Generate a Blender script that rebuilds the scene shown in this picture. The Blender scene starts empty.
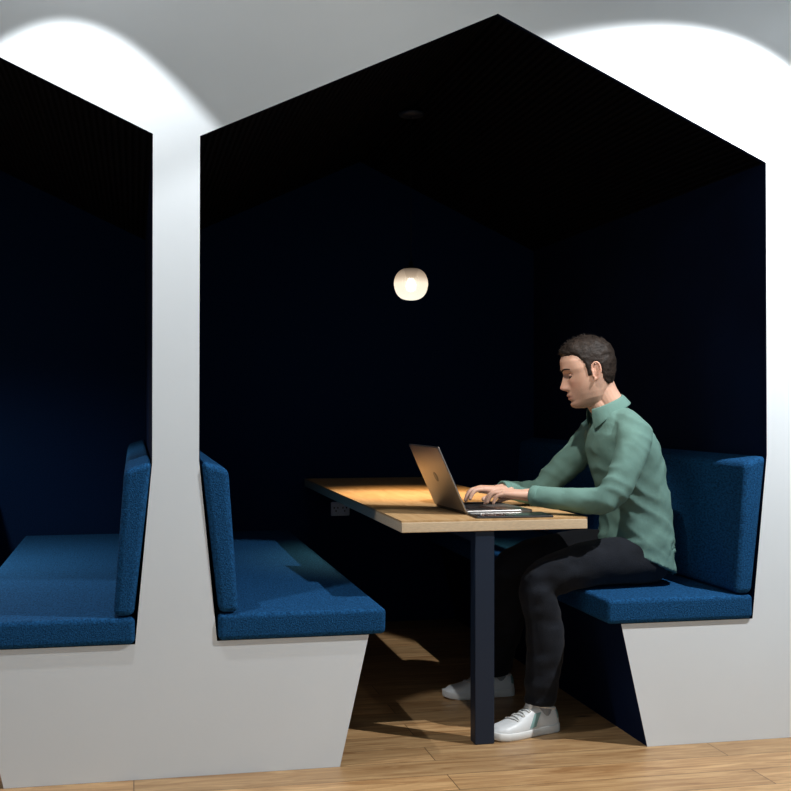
import bpy, bmesh, math, random
from mathutils import Vector, Matrix, noise
random.seed(7)
S = bpy.context.scene
S.view_settings.view_transform = 'Standard'
COL = S.collection

# ---------------------------------------------------------------- materials
def mat(name, color, rough=0.6, metal=0.0, bump=0.0, bscale=200, spec=0.5, var=0.0, vscale=8.0, stretch=(1,1,1), emis=None, estr=0, sss=0, sheen=0, bdist=.004):
    m = bpy.data.materials.new(name); m.use_nodes = True
    nt = m.node_tree; b = nt.nodes['Principled BSDF']
    b.inputs['Base Color'].default_value = (*color, 1)
    b.inputs['Roughness'].default_value = rough
    b.inputs['Metallic'].default_value = metal
    b.inputs['Specular IOR Level'].default_value = spec
    if sheen: b.inputs['Sheen Weight'].default_value = sheen
    if sss:
        b.inputs['Subsurface Weight'].default_value = sss
        b.inputs['Subsurface Radius'].default_value = (0.01, 0.004, 0.002)
        b.inputs['Subsurface Scale'].default_value = 0.5
    if emis:
        b.inputs['Emission Color'].default_value = (*emis, 1)
        b.inputs['Emission Strength'].default_value = estr
    tc = nt.nodes.new('ShaderNodeTexCoord'); mp = nt.nodes.new('ShaderNodeMapping')
    mp.inputs['Scale'].default_value = stretch
    nt.links.new(tc.outputs['Object'], mp.inputs['Vector'])
    if var > 0:
        n = nt.nodes.new('ShaderNodeTexNoise'); n.inputs['Scale'].default_value = vscale
        n.inputs['Detail'].default_value = 6
        nt.links.new(mp.outputs[0], n.inputs['Vector'])
        r = nt.nodes.new('ShaderNodeValToRGB')
        r.color_ramp.elements[0].position = 0.3; r.color_ramp.elements[1].position = 0.7
        r.color_ramp.elements[0].color = (*[c*(1-var) for c in color], 1)
        r.color_ramp.elements[1].color = (*[min(1, c*(1+var)) for c in color], 1)
        nt.links.new(n.outputs['Fac'], r.inputs['Fac'])
        nt.links.new(r.outputs['Color'], b.inputs['Base Color'])
    if bump > 0:
        n2 = nt.nodes.new('ShaderNodeTexNoise'); n2.inputs['Scale'].default_value = bscale
        n2.inputs['Detail'].default_value = 4
        nt.links.new(mp.outputs[0], n2.inputs['Vector'])
        bp = nt.nodes.new('ShaderNodeBump'); bp.inputs['Strength'].default_value = bump
        bp.inputs['Distance'].default_value = bdist
        nt.links.new(n2.outputs['Fac'], bp.inputs['Height'])
        nt.links.new(bp.outputs[0], b.inputs['Normal'])
    return m

M_white = mat('painted_white', (0.79, 0.84, 0.87), 0.55, bump=0.05, bscale=60, var=0.015, vscale=3)
M_navy = mat('navy_panel', (0.0022, 0.0085, 0.033), 0.9, bump=0.08, bscale=250, spec=0.08, var=0.2, vscale=3)
M_navyback = mat('navy_felt_glow', (0.0028, 0.0140, 0.050), 0.95, bump=0.25, bscale=300, spec=0.05, var=0.25, vscale=160)  # navy with the blue glow on the back wall put into its colour
M_blue = mat('blue_wool', (0.0100, 0.066, 0.172), 0.95, bump=0.8, bscale=240, spec=0.08, var=0.50, vscale=190, stretch=(1,0.4,1))
M_edge = mat('plywood_edge', (0.66, 0.50, 0.32), 0.6, var=0.12, vscale=60, stretch=(1,1,8))
M_post = mat('post_steel_navy', (0.010, 0.020, 0.042), 0.5, metal=0.2, bump=0.03)
M_alu = mat('laptop_aluminium', (0.42, 0.40, 0.38), 0.32, metal=0.85)
M_alud = mat('laptop_dark', (0.02, 0.02, 0.022), 0.4)
M_key = mat('laptop_keys', (0.012, 0.012, 0.013), 0.5)
M_screen = mat('screen_glass', (0.02, 0.025, 0.035), 0.1, emis=(0.5,0.6,0.75), estr=0.25)
M_mark = mat('plain_mark', (0.10, 0.10, 0.10), 0.3, metal=0.6)
M_tab = mat('tablet_glass', (0.012, 0.013, 0.016), 0.12)
M_shirt = mat('shirt_green', (0.128, 0.230, 0.200), 0.9, bump=0.35, bscale=13, spec=0.12, var=0.06, vscale=9, stretch=(1.3,.8,.9), bdist=.012)
M_jean = mat('black_denim', (0.008, 0.010, 0.015), 0.85, bump=0.4, bscale=300, spec=0.2, var=0.35, vscale=14, sheen=0.05)
M_sock = mat('sock_grey', (0.30, 0.32, 0.34), 0.9)
M_shoe = mat('shoe_leather', (0.80, 0.82, 0.82), 0.45, bump=0.05, bscale=120)
M_sole = mat('shoe_sole', (0.80, 0.80, 0.77), 0.7, bump=0.1, bscale=200)
M_smark = mat('shoe_stripe', (0.25, 0.42, 0.40), 0.6)
M_hair = mat('hair_brown', (0.018, 0.012, 0.009), 0.6, bump=0.8, bscale=90, spec=0.22, var=0.5, vscale=60)
M_eye = mat('eye_white', (0.45, 0.42, 0.40), 0.2)
M_iris = mat('iris', (0.05, 0.03, 0.02), 0.2)
M_socket = mat('outlet_plastic', (0.60, 0.68, 0.80), 0.4)
M_black = mat('black_plastic', (0.004, 0.004, 0.005), 0.7, spec=.2)
M_bulb = mat('lamp_bulb', (1, 0.95, 0.85), 0.4, emis=(1.0, 0.86, 0.66), estr=5)

def skin_mat():
    m = mat('skin', (0.52, 0.30, 0.21), 0.5, bump=0.05, bscale=300, sss=0.12)
    nt = m.node_tree; b = nt.nodes['Principled BSDF']
    a = nt.nodes.new('ShaderNodeAttribute'); a.attribute_name = 'tint'
    nt.links.new(a.outputs['Color'], b.inputs['Base Color'])
    return m
M_skin = skin_mat()

def wood(name, c1, c2, planks=True, rough=0.4):
    m = bpy.data.materials.new(name); m.use_nodes = True
    nt = m.node_tree; b = nt.nodes['Principled BSDF']; L = nt.links.new
    tc = nt.nodes.new('ShaderNodeTexCoord')
    mp = nt.nodes.new('ShaderNodeMapping'); L(tc.outputs['Object'], mp.inputs['Vector'])
    if not planks: mp.inputs['Rotation'].default_value = (0, 0, math.pi/2)
    st = nt.nodes.new('ShaderNodeMapping'); st.inputs['Scale'].default_value = (1.6, 14, 14)
    L(mp.outputs[0], st.inputs['Vector'])
    n = nt.nodes.new('ShaderNodeTexNoise'); n.inputs['Scale'].default_value = 2.2; n.inputs['Detail'].default_value = 9; n.inputs['Distortion'].default_value = 1.1
    n.inputs['Roughness'].default_value = 0.62
    r = nt.nodes.new('ShaderNodeValToRGB')
    r.color_ramp.elements[0].position = 0.33; r.color_ramp.elements[1].position = 0.68
    r.color_ramp.elements[0].color = (*c1, 1); r.color_ramp.elements[1].color = (*c2, 1)
    L(n.outputs['Fac'], r.inputs['Fac'])
    out = r.outputs['Color']
    if planks:
        br = nt.nodes.new('ShaderNodeTexBrick')
        br.inputs['Scale'].default_value = 1.0
        br.inputs['Brick Width'].default_value = 1.9; br.inputs['Row Height'].default_value = 0.15
        br.inputs['Mortar Size'].default_value = 0.0015; br.inputs['Mortar Smooth'].default_value = 0.1
        br.inputs['Color1'].default_value = (0.80, 0.80, 0.80, 1); br.inputs['Color2'].default_value = (1.12, 1.08, 1.04, 1)
        br.inputs['Mortar'].default_value = (0.18, 0.15, 0.12, 1)
        L(mp.outputs[0], br.inputs['Vector'])
        ad = nt.nodes.new('ShaderNodeVectorMath'); ad.operation = 'MULTIPLY_ADD'
        L(br.outputs['Color'], ad.inputs[0]); ad.inputs[1].default_value = (9, 9, 9); L(st.outputs[0], ad.inputs[2])
        L(ad.outputs[0], n.inputs['Vector'])
        mx = nt.nodes.new('ShaderNodeMix'); mx.data_type = 'RGBA'; mx.blend_type = 'MULTIPLY'
        mx.inputs['Factor'].default_value = 1.0
        L(out, mx.inputs[6]); L(br.outputs['Color'], mx.inputs[7])
        v = nt.nodes.new('ShaderNodeTexVoronoi'); v.inputs['Scale'].default_value = 1.7
        ks = nt.nodes.new('ShaderNodeMapping'); ks.inputs['Scale'].default_value = (0.7, 1.6, 1)
        L(mp.outputs[0], ks.inputs['Vector']); L(ks.outputs[0], v.inputs['Vector'])
        kr = nt.nodes.new('ShaderNodeValToRGB')
        kr.color_ramp.elements[0].position = 0.015; kr.color_ramp.elements[0].color = (0.12, 0.06, 0.03, 1)
        kr.color_ramp.elements[1].position = 0.05; kr.color_ramp.elements[1].color = (1, 1, 1, 1)
        L(v.outputs['Distance'], kr.inputs['Fac'])
        m2 = nt.nodes.new('ShaderNodeMix'); m2.data_type = 'RGBA'; m2.blend_type = 'MULTIPLY'; m2.inputs['Factor'].default_value = 1.0
        L(mx.outputs[2], m2.inputs[6]); L(kr.outputs['Color'], m2.inputs[7])
        out = m2.outputs[2]
    else:
        L(st.outputs[0], n.inputs['Vector'])
    L(out, b.inputs['Base Color'])
    b.inputs['Roughness'].default_value = rough
    bp = nt.nodes.new('ShaderNodeBump'); bp.inputs['Strength'].default_value = 0.12; bp.inputs['Distance'].default_value = 0.002
    L(n.outputs['Fac'], bp.inputs['Height']); L(bp.outputs[0], b.inputs['Normal'])
    return m
M_floor = wood('oak_floor', (0.32, 0.165, 0.065), (0.64, 0.41, 0.20), True, 0.42)
M_top = wood('oak_tabletop', (0.54, 0.31, 0.13), (0.70, 0.45, 0.22), False, 0.45)

def slat_mat():
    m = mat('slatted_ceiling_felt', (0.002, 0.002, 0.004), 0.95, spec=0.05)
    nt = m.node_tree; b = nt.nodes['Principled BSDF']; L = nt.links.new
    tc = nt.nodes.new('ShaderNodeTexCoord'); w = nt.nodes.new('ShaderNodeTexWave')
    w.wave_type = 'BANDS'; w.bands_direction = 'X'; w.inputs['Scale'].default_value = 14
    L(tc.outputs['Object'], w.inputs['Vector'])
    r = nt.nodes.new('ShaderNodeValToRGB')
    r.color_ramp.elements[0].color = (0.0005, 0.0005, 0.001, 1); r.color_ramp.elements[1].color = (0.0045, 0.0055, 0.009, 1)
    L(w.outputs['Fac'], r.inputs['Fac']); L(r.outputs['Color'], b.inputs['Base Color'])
    bp = nt.nodes.new('ShaderNodeBump'); bp.inputs['Distance'].default_value = 0.01
    L(w.outputs['Fac'], bp.inputs['Height']); L(bp.outputs[0], b.inputs['Normal'])
    return m
M_slat = slat_mat()

# ---------------------------------------------------------------- helpers
def empty(name, loc=(0,0,0)):
    e = bpy.data.objects.new(name, None); e.empty_display_size = 0.05
    COL.objects.link(e); e.location = loc
    return e
def link(name, me, mats, parent=None, smooth=False):
    o = bpy.data.objects.new(name, me); COL.objects.link(o)
    for m in (mats if isinstance(mats, (list, tuple)) else [mats]): me.materials.append(m)
    if smooth:
        for p in me.polygons: p.use_smooth = True
    if parent:
        o.parent = parent
        o.matrix_parent_inverse = Matrix.Translation(-parent.location)
    return o
def bm_obj(name, bm, mats, parent=None, smooth=False):
    bmesh.ops.recalc_face_normals(bm, faces=bm.faces[:])
    me = bpy.data.meshes.new(name); bm.to_mesh(me); bm.free()
    return link(name, me, mats, parent, smooth)
def bevel(o, w, seg=3):
    md = o.modifiers.new('bevel', 'BEVEL'); md.width = w; md.segments = seg; md.limit_method = 'ANGLE'; md.angle_limit = math.radians(35)
    for p in o.data.polygons: p.use_smooth = True
    wn = o.modifiers.new('wn', 'WEIGHTED_NORMAL'); wn.keep_sharp = False
    return o
def box(name, lo, hi, m, parent=None, bev=0.0, seg=3):
    bm = bmesh.new(); bmesh.ops.create_cube(bm, size=1)
    for v in bm.verts:
        v.co = Vector([lo[i] + (v.co[i]+0.5)*(hi[i]-lo[i]) for i in range(3)])
    o = bm_obj(name, bm, m, parent)
    if bev: bevel(o, bev, seg)
    return o
def extrude(name, pts, y0, y1, mats, parent=None, bev=0.0, seg=3, face_mats=None):
    bm = bmesh.new()
    a = [bm.verts.new((p[0], y0, p[1])) for p in pts]
    b = [bm.verts.new((p[0], y1, p[1])) for p in pts]
    f0 = bm.faces.new(a); f1 = bm.faces.new(b[::-1])
    n = len(pts)
    sides = [bm.faces.new((a[i], b[i], b[(i+1) % n], a[(i+1) % n])) for i in range(n)]
    if face_mats:
        f0.material_index = face_mats[0]; f1.material_index = face_mats[1]
        for s in sides: s.material_index = face_mats[1]
    bmesh.ops.recalc_face_normals(bm, faces=bm.faces[:])
    if n > 5: bmesh.ops.triangulate(bm, faces=[f0, f1])
    o = bm_obj(name, bm, mats, parent)
    if bev: bevel(o, bev, seg)
    return o
def lathe(name, prof, center, m, parent=None, seg=48, smooth=True):
    bm = bmesh.new(); rings = []
    for r, z in prof:
        rings.append([bm.verts.new((center[0]+r*math.cos(2*math.pi*i/seg), center[1]+r*math.sin(2*math.pi*i/seg), center[2]+z)) for i in range(seg)])
    for k in range(len(rings)-1):
        for i in range(seg):
            bm.faces.new((rings[k][i], rings[k][(i+1) % seg], rings[k+1][(i+1) % seg], rings[k+1][i]))
    bm.faces.new(rings[0][::-1]); bm.faces.new(rings[-1])
    return bm_obj(name, bm, m, parent, smooth)
def interp(tab, x):
    if x <= tab[0][0]: return tab[0][1]
    for (a, va), (b, vb) in zip(tab, tab[1:]):
        if x <= b:
            t = (x-a)/(b-a); return va + (vb-va)*t
    return tab[-1][1]

# ---------------------------------------------------------------- room shell
D = 2.45
CX = (1.161, -0.903)
EAVE = 1.979; APEX = 2.424; CH = 2.86
panel = [(-4,0), (-1.4255,0), (-1.332,.415), (-1.812,.415), (-1.868,.97), (-1.863,EAVE), (-.903,APEX), (.057,EAVE), (.055,.97),
         (.004,.415), (-.474,.415), (-.3805,0), (.6385,0), (.732,.415), (.252,.415), (.197,.975), (.200,EAVE), (1.161,APEX),
         (2.121,EAVE), (2.124,.975), (2.070,.415), (1.590,.415), (1.6835,0), (5,0), (5,CH), (-4,CH)]
extrude('wall_front', panel, 0.0, 0.018, [M_white, M_navy], face_mats=(0, 1))
box('floor', (-4, -6, -0.05), (5, D+0.1, 0), M_floor)
box('ceiling', (-4, -3.2, CH), (5, 0.018, CH+.1), M_white)
box('wall_back', (-2.1, D, 0), (2.35, D+0.1, 2.6), M_navyback)
box('wall_partition', (.057, .018, 0), (.200, D, EAVE), M_navy)
box('wall_right', (2.121, .018, 0), (2.25, D, EAVE), M_navy)
box('wall_left', (-1.99, .018, 0), (-1.863, D, EAVE), M_navy)
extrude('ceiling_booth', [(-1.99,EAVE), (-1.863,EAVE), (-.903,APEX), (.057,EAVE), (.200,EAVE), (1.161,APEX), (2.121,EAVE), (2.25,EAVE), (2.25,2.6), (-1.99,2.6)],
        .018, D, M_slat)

# ---------------------------------------------------------------- benches
def bench(cx, sgn):
    e = empty('upholstered_bench', (cx - sgn*0.6, 1.2, 0))
    X = lambda d: cx - sgn*d
    extrude('base', [(X(.9595),0), (X(.5225),0), (X(.429),.415), (X(.909),.415), (X(.9595),.95)], .0185, D-.001, M_navy, e)
    extrude('seat_cushion', [(X(.906),.4165), (X(.376),.4165), (X(.374),.499), (X(.906),.499)], -.012, D-.01, M_blue, e, 0.016, 4)
    extrude('back_cushion', [(X(.903),.502), (X(.842),.502), (X(.874),.948), (X(.957),.975)], -.012, D-.01, M_blue, e, 0.020, 4)
    return e
for cx in CX:
    bench(cx, 1); bench(cx, -1)

# ---------------------------------------------------------------- tables
def table(dx):
    e = empty('booth_table', (1.161+dx, 1.2, 0))
    box('tabletop', (.868+dx, .132, .756), (1.522+dx, D-.002, .762), M_top, e)
    box('tabletop_edge', (.868+dx, .130, .722), (1.522+dx, D-.002, .7555), M_edge, e, 0.002, 2)
    box('post', (1.124+dx, .140, 0.0), (1.192+dx, .200, .720), M_post, e, 0.003, 2)
    box('support_beam', (1.13+dx, .205, .68), (1.19+dx, D-.004, .7215), M_post, e)
    return e
table(0); table(-2.2)

so = empty('power_outlet', (1.055, D-.01, .60))
box('plate', (1.005, D-.014, .565), (1.105, D-.0005, .638), M_socket, so, .006, 3)
for sx in (1.032, 1.078):
    for q in range(3):
        a = -math.pi/2+q*2*math.pi/3
        box('socket_hole', (sx+.011*math.cos(a)-.003, D-.0155, .602+.011*math.sin(a)-.004), (sx+.011*math.cos(a)+.003, D-.0135, .602+.011*math.sin(a)+.004), M_black, so)

# ---------------------------------------------------------------- pendants
def glass():
    m = bpy.data.materials.new('ribbed_glass'); m.use_nodes = True; nt = m.node_tree
    for n in list(nt.nodes): nt.nodes.remove(n)
    o = nt.nodes.new('ShaderNodeOutputMaterial'); mx = nt.nodes.new('ShaderNodeMixShader')
    tr = nt.nodes.new('ShaderNodeBsdfTransparent'); em = nt.nodes.new('ShaderNodeEmission'); gl = nt.nodes.new('ShaderNodeBsdfGlossy')
    ad = nt.nodes.new('ShaderNodeAddShader')
    tc = nt.nodes.new('ShaderNodeTexCoord'); sp = nt.nodes.new('ShaderNodeSeparateXYZ')
    nt.links.new(tc.outputs['Generated'], sp.inputs[0])
    r = nt.nodes.new('ShaderNodeValToRGB')
    r.color_ramp.elements[0].position = 0.0; r.color_ramp.elements[0].color = (1.0, .93, .78, 1)
    r.color_ramp.elements[1].position = 1.0; r.color_ramp.elements[1].color = (.08, .06, .045, 1)
    el = r.color_ramp.elements.new(0.52); el.color = (1.0, .86, .66, 1)
    el = r.color_ramp.elements.new(0.72); el.color = (.50, .38, .27, 1)
    nt.links.new(sp.outputs['Z'], r.inputs['Fac'])
    nt.links.new(r.outputs['Color'], em.inputs['Color']); em.inputs['Strength'].default_value = 1.1
    gl.inputs['Roughness'].default_value = 0.15; gl.inputs['Color'].default_value = (.2,.2,.2,1)
    nt.links.new(em.outputs[0], ad.inputs[0]); nt.links.new(gl.outputs[0], ad.inputs[1])
    nt.links.new(tr.outputs[0], mx.inputs[1]); nt.links.new(ad.outputs[0], mx.inputs[2]); mx.inputs[0].default_value = .85
    nt.links.new(mx.outputs[0], o.inputs[0])
    return m
M_glass = glass()
def pendant(cx, power, ang=80, color=(1, .70, .38)):
    y = 1.258; z = 1.664
    e = empty('pendant_lamp', (cx, y, z))
    bm = bmesh.new(); seg = 96; rings = []
    N = 26
    for k in range(N+1):
        th = math.pi*(0.04 + 0.88*k/N)
        rr = .072*math.sin(th)**0.72; zz = -.069*math.cos(th)
        ring = []
        for i in range(seg):
            q = 1 + .018*math.cos(i*math.pi*2/seg*32)*(1 if zz > -.01 else .3)
            a = 2*math.pi*i/seg
            ring.append(bm.verts.new((cx+rr*q*math.cos(a), y+rr*q*math.sin(a), z+zz)))
        rings.append(ring)
    for k in range(N):
        for i in range(seg):
            bm.faces.new((rings[k][i], rings[k][(i+1)%seg], rings[k+1][(i+1)%seg], rings[k+1][i]))
    bm.faces.new(rings[0][::-1])
    bm_obj('glass_shade', bm, M_glass, e, True)
    lathe('bulb', [(.002,-.035),(.018,-.028),(.024,-.008),(.018,.014),(.010,.028)], (cx,y,z), M_bulb, e, 24)
    lathe('socket_cap', [(.012,.026),(.020,.030),(.030,.060),(.030,.070),(.012,.076),(.006,.100)], (cx,y,z), M_black, e, 32)
    lathe('cord', [(.0016,.098),(.0016,APEX-z-.02)], (cx,y,z), M_black, e, 12)
    lathe('canopy', [(.004,APEX-z-.042),(.050,APEX-z-.040),(.055,APEX-z-.030),(.055,APEX-z-.026)], (cx,y,z), M_post, e, 40)
    l = bpy.data.lights.new('pendant_light', 'SPOT'); l.energy = power; l.color = color; l.shadow_soft_size = .04
    l.spot_size = math.radians(ang); l.spot_blend = 1.0
    lo = bpy.data.objects.new('light_source', l); COL.objects.link(lo); lo.parent = e; lo.location = (0, 0, -.075)
pendant(CX[0], 68.0); pendant(CX[1], 75.0, 165, (1, .93, .86))

# ---------------------------------------------------------------- laptop
def laptop():
    loc = Vector((1.138, .290, .7625))
    e = empty('laptop', loc)
    Wd = .358; Dp = .246
    R = Matrix.Translation(loc) @ Matrix.Rotation(math.radians(3.5), 4, 'Z')
    def part(name, lo, hi, m, T=Matrix.Identity(4), bev=.002, seg=3):
        o = box(name, lo, hi, m)
        if bev: bevel(o, bev, seg)
        o.data.transform(R @ T)
        o.parent = e; o.matrix_parent_inverse = Matrix.Translation(-loc)
        return o
    part('base', (0, 0, .001), (Dp, Wd, .014), M_alu, bev=.004)
    part('keyboard_well', (.022, .03, .0138), (.125, Wd-.03, .0146), M_alud, bev=0)
    bm = bmesh.new()
    for r in range(6):
        for c in range(14):
            x0 = .024+r*.0168; y0 = .033+c*.0210
            if r == 5 and 4 <= c <= 8: continue
            mtx = Matrix.Translation((x0+.0075, y0+.0095, .0155)) @ Matrix.Diagonal((.0145, .0185, .0016, 1))
            bmesh.ops.create_cube(bm, size=1, matrix=mtx)
    mtx = Matrix.Translation((.024+5*.0168+.0075, .033+6.5*.021, .0155)) @ Matrix.Diagonal((.0145, .103, .0016, 1))
    bmesh.ops.create_cube(bm, size=1, matrix=mtx)
    ko = bm_obj('keys', bm, M_key); ko.data.transform(R); ko.parent = e; ko.matrix_parent_inverse = Matrix.Translation(-loc)
    part('trackpad', (.140, .11, .0139), (.232, Wd-.11, .0143), M_alu, bev=0)
    T = Matrix.Translation((0.002, 0, .010)) @ Matrix.Rotation(math.radians(-24.5), 4, 'Y')
    part('lid', (-.0065, 0, 0), (0, Wd, .252), M_alu, T, .003)
    part('screen', (0, .008, .012), (.0008, Wd-.008, .244), M_screen, T, 0)
    bm = bmesh.new(); bmesh.ops.create_cone(bm, cap_ends=True, segments=32, radius1=.019, radius2=.019, depth=.0008,
        matrix=Matrix.Translation((-.0069, Wd/2, .128)) @ Matrix.Rotation(math.pi/2, 4, 'Y'))
    mo = bm_obj('lid_mark', bm, M_mark); mo.data.transform(R @ T); mo.parent = e; mo.matrix_parent_inverse = Matrix.Translation(-loc)
    bm = bmesh.new(); bmesh.ops.create_cone(bm, cap_ends=True, segments=20, radius1=.006, radius2=.006, depth=Wd-.06,
        matrix=Matrix.Translation((0, Wd/2, .010)) @ Matrix.Rotation(math.pi/2, 4, 'X'))
    ho = bm_obj('hinge', bm, M_alud); ho.data.transform(R); ho.parent = e; ho.matrix_parent_inverse = Matrix.Translation(-loc)
laptop()
def tablet():
    loc = Vector((1.27, .21, .7625)); e = empty('tablet', loc)
    R = Matrix.Translation(loc) @ Matrix.Rotation(math.radians(-2), 4, 'Z')
    for nm, lo, hi, m, bv in (('shell', (-.135,-.066,0), (.135,.066,.0065), M_alud, .0025), ('glass', (-.132,-.063,.0066), (.132,.063,.0078), M_tab, 0)):
        o = box(nm, lo, hi, m)
        if bv: bevel(o, bv, 3)
        o.data.transform(R); o.parent = e; o.matrix_parent_inverse = Matrix.Translation(-loc)
tablet()

# ---------------------------------------------------------------- the man
man = empty('seated_man', (1.8, .36, .5))
def catmull(P, sub):
    out = []
    n = len(P)
    for i in range(n-1):
        p0 = P[max(i-1, 0)]; p1 = P[i]; p2 = P[i+1]; p3 = P[min(i+2, n-1)]
        for k in range(sub):
            t = k/sub
            out.append([0.5*((2*p1[j]) + (-p0[j]+p2[j])*t + (2*p0[j]-5*p1[j]+4*p2[j]-p3[j])*t*t + (-p0[j]+3*p1[j]-3*p2[j]+p3[j])*t**3) for j in range(4)])
    out.append(list(P[-1])); return out
def tube(bm, P, sub=5, end=True, seg=24, start=True):
    Q = catmull(P, sub) if sub > 1 else [list(p) for p in P]
    C = [Vector(q[:3]) for q in Q]; R = [q[3] for q in Q]; n = len(Q)
    T = []
    for i in range(n):
        d = C[min(i+1, n-1)]-C[max(i-1, 0)]
        T.append(d.normalized() if d.length > 1e-9 else Vector((0,0,1)))
    u = T[0].orthogonal().normalized()
    rings = []
    def ring(c, r, u, w):
        return [c + (u*math.cos(2*math.pi*k/seg) + w*math.sin(2*math.pi*k/seg))*r for k in range(seg)]
    for i in range(n):
        u = (u - T[i]*u.dot(T[i])).normalized(); w = T[i].cross(u)
        if i == 0 and start:
            for a in (80, 60, 40, 20):
                s = math.radians(a); rings.append(ring(C[0]-T[0]*R[0]*math.sin(s), R[0]*math.cos(s), u, w))
        rings.append(ring(C[i], R[i], u, w))
        if i == n-1 and end:
            for a in (20, 40, 60, 80):
                s = math.radians(a); rings.append(ring(C[i]+T[i]*R[i]*math.sin(s), R[i]*math.cos(s), u, w))
    loft(bm, rings)
def ellipsoid(bm, c, r, rot=Matrix.Identity(4), seg=28):
    bmesh.ops.create_uvsphere(bm, u_segments=seg, v_segments=seg//2, radius=1, matrix=Matrix.Translation(c) @ rot @ Matrix.Diagonal((*r, 1)))
def loft(bm, rings):
    R = [[bm.verts.new(p) for p in r] for r in rings]
    n = len(R[0])
    for k in range(len(R)-1):
        for i in range(n):
            bm.faces.new((R[k][i], R[k][(i+1)%n], R[k+1][(i+1)%n], R[k+1][i]))
    bm.faces.new(R[0][::-1]); bm.faces.new(R[-1])
def remeshed(name, bm, voxel, smooth_it, m, parent=man, smooth_fac=0.5, post=None):
    bmesh.ops.recalc_face_normals(bm, faces=bm.faces[:])
    me = bpy.data.meshes.new(name+'_src'); bm.to_mesh(me); bm.free()
    o = bpy.data.objects.new(name+'_src', me); COL.objects.link(o)
    md = o.modifiers.new('r', 'REMESH'); md.mode = 'VOXEL'; md.voxel_size = voxel; md.use_smooth_shade = True
    if smooth_it:
        sm = o.modifiers.new('s', 'SMOOTH'); sm.factor = smooth_fac; sm.iterations = smooth_it
    dg = bpy.context.evaluated_depsgraph_get(); dg.update()
    me2 = bpy.data.meshes.new_from_object(o.evaluated_get(dg))
    bpy.data.objects.remove(o)
    me2.name = name; me2.materials.clear()
    if post: post(me2)
    return link(name, me2, m, parent, True)

# --- trousers
bm = bmesh.new()
ellipsoid(bm, (1.805, .36, .590), (.112, .165, .090))
tube(bm, [(1.81,.275,.592,.086), (1.62,.25,.590,.083), (1.46,.237,.560,.074), (1.378,.232,.515,.066), (1.392,.232,.42,.064), (1.408,.235,.32,.068), (1.398,.238,.20,.060), (1.392,.245,.100,.055)], 4, end=False)
tube(bm, [(1.81,.445,.592,.086), (1.62,.52,.590,.083), (1.47,.585,.562,.074), (1.392,.62,.515,.066), (1.402,.65,.42,.064), (1.412,.69,.32,.068), (1.405,.74,.20,.060), (1.400,.785,.100,.055)], 4, end=False)
def folds_jean(me):
    for v in me.vertices:
        c = v.co
        a = noise.noise(Vector((c.x*14, c.y*9, c.z*26)))
        k = 0.0045
        if c.z < .22 or (abs(c.x-1.42) < .08 and c.z > .38): k = .009
        v.co += v.normal*a*k
remeshed('trousers', bm, .007, 6, M_jean, post=folds_jean)

# --- shirt
bm = bmesh.new()
sl = [(.585,1.800,.128,.182,.42), (.62,1.800,.124,.178,.34), (.68,1.802,.120,.168,.22), (.76,1.798,.119,.162,.12), (.84,1.784,.120,.165,.05),
 (.92,1.764,.122,.174,0), (.99,1.748,.120,.182,0), (1.04,1.736,.108,.180,0), (1.08,1.728,.088,.150,0), (1.11,1.720,.068,.104,0), (1.135,1.708,.056,.066,0)]
rings = []
for zc, xc, a, b, tl in sl:
    r = []
    for i in range(48):
        th = 2*math.pi*i/48; c = math.cos(th); s = math.sin(th)
        x = a*math.copysign(abs(c)**.85, c); y = b*math.copysign(abs(s)**.85, s)
        r.append((xc+x, .36+y, zc - x*tl))
    rings.append(r)
loft(bm, rings)
tube(bm, [(1.725,.36,1.100,.048), (1.725,.27,1.080,.052), (1.722,.195,1.045,.060)], 3)
tube(bm, [(1.725,.36,1.100,.048), (1.722,.45,1.080,.052), (1.712,.525,1.045,.060)], 3)
tube(bm, [(1.722,.190,1.040,.064), (1.690,.158,.965,.059), (1.640,.135,.880,.053), (1.592,.135,.822,.048), (1.530,.175,.812,.045), (1.450,.245,.818,.040), (1.392,.303,.824,.036)], 4, end=False)
tube(bm, [(1.712,.530,1.040,.064), (1.660,.572,.965,.059), (1.590,.610,.885,.053), (1.535,.630,.828,.048), (1.480,.615,.815,.044), (1.410,.590,.820,.040), (1.362,.572,.824,.036)], 4, end=False)
def folds(me):
    for v in me.vertices:
        c = v.co
        n = noise.noise(Vector(((c.x*.55+c.z*.83)*21+2, c.y*9, (c.z*.55-c.x*.83)*6)))
        n2 = noise.noise(Vector(((c.x*.8-c.z*.6)*32+9, c.y*14, (c.z*.8+c.x*.6)*9)))
        n = 0.35 - abs(n)*1.6
        k = .0048
        d_el = min((c-Vector((1.60,.135,.85))).length, (c-Vector((1.54,.63,.85))).length)
        k += .0065*math.exp(-(d_el/.09)**2)
        if c.z < .78: k += .005*min(1, (.78-c.z)/.1)
        v.co += v.normal*((n*1.1 + n2*.7)*k)
remeshed('shirt', bm, .006, 5, M_shirt, post=folds)

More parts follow.
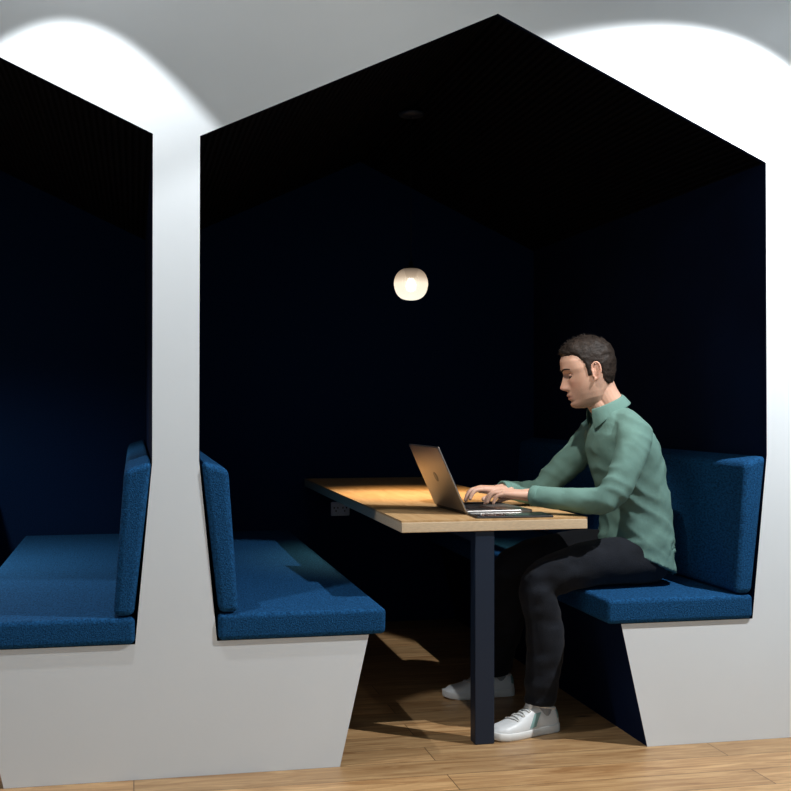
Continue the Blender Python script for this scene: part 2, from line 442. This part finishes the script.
# collar
def collar():
    bm = bmesh.new()
    Tm = Matrix.Translation((1.686, .36, 1.140)) @ Matrix.Rotation(math.radians(-24), 4, 'Y')
    rows = []
    n = 48
    for i in range(n+1):
        th = math.pi + math.radians(20) + (2*math.pi-math.radians(40))*i/n
        fr = max(0.0, -math.cos(th))
        rr = []
        for (r, z) in ((.059, -.030), (.060, .008), (.061, .020), (.066, .018), (.074+.006*fr, -.006-.014*fr), (.080+.010*fr, -.022-.036*fr**2)):
            rr.append(bm.verts.new(Tm @ Vector((r*1.08*math.cos(th), r*math.sin(th), z))))
        rows.append(rr)
    for i in range(n):
        for k in range(5):
            bm.faces.new((rows[i][k], rows[i+1][k], rows[i+1][k+1], rows[i][k+1]))
    o = bm_obj('collar', bm, M_shirt, man, True)
    md = o.modifiers.new('s', 'SOLIDIFY'); md.thickness = .0035; md.offset = 0
    md = o.modifiers.new('sub', 'SUBSURF'); md.levels = 1; md.render_levels = 1
collar()

def cuff(p, d, r, name):
    d = Vector(d).normalized()
    bm = bmesh.new(); rot = d.to_track_quat('Z', 'Y').to_matrix().to_4x4()
    rings = []
    for (rr, zz) in ((r*.97, -.006), (r*1.03, -.003), (r*1.03, .020), (r*.98, .023), (r*.80, .023), (r*.8, .0)):
        rings.append([tuple(Matrix.Translation(p) @ rot @ Vector((rr*math.cos(2*math.pi*i/32), rr*math.sin(2*math.pi*i/32), zz))) for i in range(32)])
    loft(bm, rings)
    bm_obj(name, bm, M_shirt, man, True)
cuff((1.400,.295,.823), (-.70,.70,.07), .036, 'cuff_left')
cuff((1.372,.576,.823), (-.93,-.36,.07), .036, 'cuff_right')

# --- hands
def tint_const(me, col):
    at = me.color_attributes.new('tint', 'FLOAT_COLOR', 'POINT')
    for i in range(len(me.vertices)): at.data[i].color = (*col, 1)
SK = (0.60, 0.36, 0.26)
def hand(name, wrist, fwd, thumb_sign, lift):
    f = Vector(fwd).normalized(); up = Vector((0,0,1)); lat = up.cross(f)
    lat = lat*thumb_sign
    W0 = Vector(wrist)
    P = lambda a, l, z: W0 + f*a + lat*l + up*z
    bm = bmesh.new()
    q = lambda v, r: (v.x, v.y, v.z, r)
    roots = [(.088,.030,.008,.0725,.0086), (.093,.010,.011,.080,.0088), (.088,-.010,.009,.074,.0083), (.079,-.029,.004,.058,.0074)]
    for k, (a, l, z, L, r) in enumerate(roots):
        tube(bm, [q(P(-.030, l*.55, .0), .019), q(P(.012, l*.75, .001), .017), q(P(a*.6, l*.95, z*.6), .0145), q(P(a, l, z), r+.0030)], 3, seg=16)
        sp = (l)*.10
        p = P(a, l, z); chain = [q(p, r+.0015)]
        dz = lift[k]
        for (frac, ang, rr) in ((.46, 8+dz, r), (.30, 46+dz, r*.93), (.24, 66+dz, r*.82)):
            an = math.radians(ang)
            p = p + (f*math.cos(an) + lat*sp - up*math.sin(an))*(L*frac)
            chain.append(q(p, rr))
        tube(bm, chain, 4, seg=14)
    tube(bm, [q(P(-.045,0,0), .025), q(P(-.01,0,0), .024), q(P(.02,0,0), .020)], 2, seg=20)
    tube(bm, [q(P(.022,.022,-.003), .015), q(P(.050,.044,-.008), .0125), q(P(.078,.056,-.016), .0100), q(P(.102,.054,-.026), .0084)], 3, seg=16)
    for l in (.02, 0, -.02):
        tube(bm, [q(P(.02,l,-.002), .016), q(P(.075,l,.003), .0125)], 2, seg=14)
    def post(me): tint_const(me, SK)
    return remeshed(name, bm, .0019, 3, M_skin, post=post)
hand('hand_left', (1.372,.322,.826), (-.95,.30,0), -1, [0, 3, -2, 2])
hand('hand_right', (1.345,.566,.826), (-.97,-.22,0), 1, [-4, 2, 4, -2])

# --- head
HC = Vector((1.616, .362, 1.268)); HS = 1.03
HM = Matrix.Translation(HC) @ Matrix.Rotation(math.radians(-9), 4, 'Z') @ Matrix.Rotation(math.radians(-13), 4, 'Y') @ Matrix.Rotation(math.pi, 4, 'Z') @ Matrix.Scale(HS, 4)
F0 = [(-.122,.045),(-.117,.072),(-.110,.084),(-.100,.088),(-.088,.083),(-.075,.085),(-.060,.086),(-.045,.084),(-.03,.083),(-.01,.083),(.005,.083),(.02,.089),(.035,.092),(.055,.090),(.075,.080),(.092,.062),(.104,.042),(.112,.022),(.116,.004)]
BK = [(-.122,.010),(-.110,.020),(-.09,.040),(-.07,.058),(-.05,.074),(-.02,.090),(.02,.100),(.05,.098),(.075,.086),(.092,.066),(.104,.044),(.112,.023),(.116,.004)]
WD = [(-.122,.018),(-.117,.028),(-.108,.038),(-.09,.050),(-.07,.058),(-.05,.064),(-.03,.069),(-.01,.073),(.02,.077),(.05,.075),(.075,.065),(.092,.050),(.104,.034),(.112,.018),(.116,.003)]
NS = [(-.055,0),(-.050,.008),(-.044,.022),(-.037,.030),(-.030,.027),(-.015,.018),(.0,.011),(.012,.005),(.022,0)]
NW = [(-.055,.015),(-.040,.0135),(-.02,.0095),(.0,.0085),(.02,.008)]
LP = [(-.096,0),(-.090,-.003),(-.084,.004),(-.080,.008),(-.0755,.006),(-.0735,.001),(-.0715,.006),(-.066,.009),(-.060,.004),(-.054,0)]
def head_pt(z, ph, off=0.0):
    c, s = math.cos(ph), math.sin(ph)
    w = interp(WD, z); side = w*math.copysign(abs(s)**.88, s)
    if c >= 0: f = interp(F0, z)*abs(c)**.80
    else: f = -interp(BK, z)*abs(c)**.92
    if c > 0:
        f += interp(NS, z)*math.exp(-(side/interp(NW, z))**2)
        f += interp(LP, z)*math.exp(-(side/.020)**4)
        sx = abs(side)
        f -= .0100*math.exp(-(((sx-.030)/.014)**2 + ((z-.003)/.010)**2))
        f += .0050*math.exp(-(((sx-.028)/.020)**2 + ((z-.024)/.008)**2))
        f += .0035*math.exp(-(((sx-.045)/.014)**2 + ((z+.022)/.014)**2))
        f += .0070*math.exp(-(((sx-.013)/.006)**2 + ((z+.042)/.007)**2))
        f -= .0030*math.exp(-(((sx-.034)/.012)**2 + ((z+.062)/.018)**2))
    v = Vector((f, side, z))
    if off:
        n = Vector((f/.095, side/.075, z/.115*.9))
        n.normalize(); v += n*off
    return v
def surf(side, z):
    s = min(1, (abs(side)/interp(WD, z)))**(1/.88); ph = math.asin(s)*(1 if side >= 0 else -1)
    return head_pt(z, ph)
zs = [-.122 + .238*(1-math.cos(math.pi*k/110))/2 for k in range(111)]
bm = bmesh.new()
loft(bm, [[HM @ head_pt(z, 2*math.pi*i/110) for i in range(110)] for z in zs])
for sg in (-1, 1):
    E = HM @ Matrix.Translation((-.010, sg*.079, -.004)) @ Matrix.Rotation(sg*math.radians(-22), 4, 'Z') @ Matrix.Rotation(math.radians(-12), 4, 'Y')
    pts = []
    for k in range(19):
        a = math.radians(-70 + 290*k/18)
        x = .016*math.cos(a); z = .030*math.sin(a) + .003
        if z < 0: x *= .75
        p = E @ Vector((-x, sg*.003, z)); pts.append((p.x, p.y, p.z, .0036))
    tube(bm, pts, 1, seg=10)
    Er = (E.to_3x3().normalized()).to_4x4()
    ellipsoid(bm, E @ Vector((0, sg*-.001, .002)), (.014, .0030, .027), Er, 16)
    ellipsoid(bm, E @ Vector((.003, sg*.001, -.027)), (.007, .0036, .009), Er, 12)
    ellipsoid(bm, E @ Vector((.006, sg*-.004, 0)), (.010, .008, .020), Er, 12)
tube(bm, [(1.725,.36,1.08,.058), (1.706,.36,1.135,.054), (1.678,.36,1.180,.052), (1.656,.361,1.225,.054), (1.645,.362,1.26,.053)], 4)
tube(bm, [(1.690,.36,1.110,.048), (1.648,.361,1.160,.041), (1.618,.362,1.185,.038)], 4)
HI = HM.inverted()
def head_post(me):
    at = me.color_attributes.new('tint', 'FLOAT_COLOR', 'POINT')
    for i, v in enumerate(me.vertices):
        p = HI @ v.co
        col = Vector(SK)
        b = 0
        if p.x > -.005 and p.z < -.035:
            b = min(1, (-.035-p.z)/.02) * min(1, (p.x+.005)/.02)
            if p.z < -.118: b *= .6
        if -.060 < p.z and p.x > .08: b *= .4
        nn = .8+.4*noise.noise(p*400)
        col = col.lerp(Vector((.25, .15, .11)), .50*b*nn)
        lip = math.exp(-((p.y/.021)**4)) * math.exp(-((p.z+.0735)/.0085)**4) if p.x > .075 else 0
        col = col.lerp(Vector((.42, .16, .13)), .75*lip)
        red = math.exp(-(((abs(p.y)-.042)/.02)**2 + ((p.z+.03)/.02)**2)) if p.x > .03 else 0
        red += math.exp(-((p.y/.014)**2 + ((p.z+.035)/.014)**2))*.8 if p.x > .09 else 0
        if abs(p.y) > .076 and p.x < .02: red += .6
        col = col.lerp(Vector((.60, .28, .20)), min(1, red)*.6)
        ml = math.exp(-((p.z+.0735)/.0015)**2)*math.exp(-((p.y/.021)**4)) if p.x > .07 else 0
        col = col*(1-.6*ml)
        at.data[i].color = (*col, 1)
remeshed('head', bm, .0019, 2, M_skin, post=head_post)

for sg in (-1, 1):
    c = Vector((.0655, sg*.0305, .002))
    bm = bmesh.new(); bmesh.ops.create_uvsphere(bm, u_segments=24, v_segments=16, radius=.0120, matrix=HM @ Matrix.Translation(c))
    bm_obj('eyeball', bm, M_eye, man, True)
    bm = bmesh.new(); bmesh.ops.create_uvsphere(bm, u_segments=16, v_segments=10, radius=.0055, matrix=HM @ Matrix.Translation(c+Vector((.0072, 0, -.0045))))
    bm_obj('iris', bm, M_iris, man, True)
    bm = bmesh.new(); bmesh.ops.create_uvsphere(bm, u_segments=28, v_segments=28, radius=.0134)
    bmesh.ops.delete(bm, geom=[v for v in bm.verts if v.co.z < -.0035], context='VERTS')
    for v in bm.verts: v.co = (HM @ Matrix.Translation(c)) @ v.co
    o = bm_obj('eyelid', bm, M_skin, man, True); tint_const(o.data, (.50,.28,.20))
    bm = bmesh.new()
    pts = []
    for k in range(9):
        a = math.radians(-62+124*k/8)
        p = HM @ (c+Vector((.0134*math.cos(a), .0134*math.sin(a), -.0036))); pts.append((p.x, p.y, p.z, .0010))
    tube(bm, pts, 1, seg=8); bm_obj('eyelashes', bm, M_hair, man, True)
    bm = bmesh.new(); pts = []
    for k in range(10):
        t = k/9; sd = sg*(.012+.040*t); z = .0225+.006*math.sin(t*math.pi*.75)-.003*t
        p = HM @ (surf(sd, z)+Vector((.0005, 0, 0))); pts.append((p.x, p.y, p.z, .0034*(1-.5*t)))
    tube(bm, pts, 1, seg=8); bm_obj('eyebrow', bm, M_hair, man, True)

# hair
HL = [(-.12,-.060),(-.05,-.058),(-.034,-.040),(-.028,.012),(-.012,.030),(.000,.024),(.004,-.012),(.018,-.014),(.024,.032),(.040,.062),(.060,.073),(.075,.078),(.12,.088)]
def hair_mask(p):
    zh = interp(HL, p.x)
    if p.x > .045 and abs(p.y) < .05: zh -= .004
    t = (p.z-zh)/.010
    return max(0, min(1, t+.5))
def hair_off(p):
    th = .004
    th += .011*max(0, min(1, (p.z-.045)/.05))
    if p.x > .02: th += .003*min(1, (p.x-.02)/.05)*max(0, min(1, (p.z-.06)/.03))
    th += .003*noise.noise(Vector((p.x*60, p.y*60, p.z*60)))
    return th
bm = bmesh.new(); rings = []
for z in zs:
    r = []
    for i in range(110):
        ph = 2*math.pi*i/110; p = head_pt(z, ph); k = hair_mask(p)
        r.append(HM @ head_pt(z, ph, -.005*(1-k) + (hair_off(p))*k))
    rings.append(r)
loft(bm, rings)
bm_obj('hair', bm, M_hair, man, True)
bm = bmesh.new()
for q in range(3200):
    z = random.uniform(-.06, .116); ph = random.uniform(-math.pi, math.pi); p = head_pt(z, ph)
    if hair_mask(p) < .55: continue
    o = hair_off(p)
    a = head_pt(z, ph, o-.004)
    n = Vector((p.x/.095, p.y/.075, p.z/.115)).normalized()
    L = .008 + .012*max(0, (z-.03)/.085)
    fl = Vector((.25 if z > .05 else -.35, 0, -.75 if z < .05 else .15)) + Vector([random.uniform(-.45,.45) for _ in range(3)])
    tip = a + (n*.42+fl*.55)*L
    sd = n.cross(fl).normalized()*.0011
    v = [bm.verts.new(HM @ (a-sd)), bm.verts.new(HM @ (a+sd)), bm.verts.new(HM @ (a+n*.0012)), bm.verts.new(HM @ tip)]
    bm.faces.new((v[0], v[1], v[3])); bm.faces.new((v[1], v[2], v[3])); bm.faces.new((v[2], v[0], v[3]))
bm_obj('hair_strands', bm, M_hair, man, False)

# --- sneakers
SW = [(0,.006),(.006,.020),(.02,.030),(.05,.034),(.10,.034),(.15,.041),(.20,.048),(.24,.044),(.265,.034),(.28,.020),(.288,.006)]
SH = [(0,.060),(.008,.078),(.03,.088),(.06,.092),(.09,.098),(.115,.096),(.15,.080),(.19,.062),(.23,.052),(.26,.046),(.28,.036),(.288,.028)]
def shoe(tag, heel, d):
    d = Vector((d[0], d[1], 0)).normalized(); lat = Vector((-d.y, d.x, 0)); H = Vector((heel[0], heel[1], 0))
    e = man
    P = lambda a, w, h: H + d*a + lat*w + Vector((0,0,h))
    L = .288; NA = 60
    As = [L*(1-math.cos(math.pi*k/NA))/2 for k in range(NA+1)]
    bm = bmesh.new(); rings = []
    for a in As:
        w = interp(SW, a)+.004; tz = max(0, (a-.23)/.058)**2*.010; tp = .030 - .004*min(1, a/.15)+tz
        r = []
        for (x, z) in ((-1, tz+.004), (-.96, tz+.0005), (.96, tz+.0005), (1, tz+.004), (1.02, tp*.5), (1, tp-.002), (.95, tp), (-.95, tp), (-1, tp-.002), (-1.02, tp*.5)):
            r.append(P(a*1.016-.002, w*x, z))
        rings.append(r)
    loft(bm, rings); bm_obj('sneaker_sole_'+tag, bm, M_sole, e, True)
    def up(a, ph, off=0):
        w = interp(SW, a)+.001; h = interp(SH, a)
        c, s = math.cos(ph), math.sin(ph)
        z = .020 + (h-.020)*abs(s)**.75
        nar = 1 - .28*(abs(s)**2)*(1 if a < .14 else max(0, 1-(a-.14)/.06))
        x = w*math.copysign(abs(c)**.62, c)*nar
        v = P(a, x, z)
        if off: v += (lat*math.copysign(1, c)*abs(c) + Vector((0,0,abs(s))))*off
        return v
    bm = bmesh.new(); rings = [[up(a, math.pi*i/28) for i in range(29)] for a in As]
    loft(bm, rings); bm_obj('sneaker_upper_'+tag, bm, M_shoe, e, True)
    bm = bmesh.new()
    for k in range(6):
        a0 = .125+.0135*k
        pts = []
        for j in range(9):
            ph = math.pi*(.34+.32*j/8); p = up(a0 + (.004 if (k % 2) else -.004)*(j/8-.5)*2, ph, .002); pts.append((p.x, p.y, p.z, .0028))
        tube(bm, pts, 1, seg=8)
    bm_obj('laces_'+tag, bm, M_sole, e, True)
    bm = bmesh.new(); pts = []
    for k in range(25):
        a = 2*math.pi*k/24
        p = P(.062+.048*math.cos(a), .028*math.sin(a), .092+.012*math.cos(a)); pts.append((p.x, p.y, p.z, .0055))
    tube(bm, pts, 1, seg=10)
    bm_obj('collar_pad_'+tag, bm, M_shoe, e, True)
    bm = bmesh.new(); rings = []
    for (a, h, w) in ((.13,.085,.020), (.118,.104,.022), (.112,.122,.020)):
        rings.append([P(a, w, h), P(a+.006, w*.6, h+.003), P(a+.006, -w*.6, h+.003), P(a, -w, h), P(a-.006, 0, h)])
    loft(bm, rings); bm_obj('tongue_'+tag, bm, M_shoe, e, True)
    for side in (0, 1):
        bm = bmesh.new(); g = []
        for i in range(9):
            row = []
            for j in range(9):
                ph0 = .10+.62*j/8; a = .105 + .030*i/8 - .030*j/8+.012
                ph = ph0 if side == 0 else math.pi-ph0
                row.append(bm.verts.new(up(a, ph, .0012)))
            g.append(row)
        for i in range(8):
            for j in range(8): bm.faces.new((g[i][j], g[i+1][j], g[i+1][j+1], g[i][j+1]))
        bm_obj('side_stripe_'+tag, bm, M_smark, e, True)
    bm = bmesh.new(); g = []
    for i in range(7):
        row = []
        for j in range(12):
            a = .0015+.016*i/6; ph = math.pi*(.12+.76*j/11); row.append(bm.verts.new(up(a, ph, .0012)))
        g.append(row)
    for i in range(6):
        for j in range(11): bm.faces.new((g[i][j], g[i+1][j], g[i+1][j+1], g[i][j+1]))
    bm_obj('heel_tab_'+tag, bm, M_smark, e, True)
    bm = bmesh.new(); s0 = P(.062,0,.06); s1 = P(.060,0,.15)
    tube(bm, [(s0.x,s0.y,s0.z,.030), (s1.x,s1.y,s1.z,.036)], 1, seg=20); bm_obj('sock_'+tag, bm, M_sock, e, True)
shoe('left', (1.460,.268), (-.955,-.30))
shoe('right', (1.470,.792), (-1,-.02))

# ---------------------------------------------------------------- lights
def spot(x, y, energy, ang, blend=.12, target=None, color=(.96,.98,1), soft=.02, wall_fill=0):
    z = CH-.02
    e = empty('ceiling_spotlight', (x, y, z))
    lathe('trim_ring', [(.045,-.004),(.055,-.004),(.055,.0195),(.045,.0195)], (x, y, z), M_white, e, 32)
    if energy:
        l = bpy.data.lights.new('spot', 'SPOT'); l.energy = energy; l.spot_size = math.radians(ang); l.spot_blend = blend
        l.shadow_soft_size = soft; l.color = color
        o = bpy.data.objects.new('spot_source', l); COL.objects.link(o)
        o.parent = e; o.location = (0, 0, -.04)
        if target:
            d = Vector(target)-Vector((x, y, z-.04)); o.rotation_euler = d.to_track_quat('-Z', 'Y').to_euler()
    if wall_fill:  # added wide weak lamp lifting the upper wall, standing in for bounced light
        l = bpy.data.lights.new('wall_fill', 'SPOT'); l.energy = wall_fill; l.spot_size = math.radians(176); l.spot_blend = .4
        l.shadow_soft_size = .05; l.color = color
        o = bpy.data.objects.new('wall_fill_source', l); COL.objects.link(o)
        o.parent = e; o.location = (0, 0, -.045)
spot(-.19, -.37, 75, 73.7, .08, wall_fill=3.5)
spot(2.5, -.9, 300, 69, .15, target=(1.15, .2, .7), wall_fill=10)
spot(.75, -.85, 150, 20, .6, target=(1.47, .33, 1.12), color=(1,.95,.88), wall_fill=6)
w = bpy.data.worlds.new('world'); S.world = w; w.use_nodes = True
w.node_tree.nodes['Background'].inputs[0].default_value = (.70, .87, 1, 1)
w.node_tree.nodes['Background'].inputs[1].default_value = .36

# ---------------------------------------------------------------- camera
cam = bpy.data.cameras.new('camera'); co = bpy.data.objects.new('camera', cam); COL.objects.link(co)
cam.sensor_width = 36; cam.lens = 36*1200/791; cam.shift_y = 8.5/791
co.location = (0, -3.755, 1.15); co.rotation_euler = (math.pi/2, 0, math.radians(-12.3))
S.camera = co
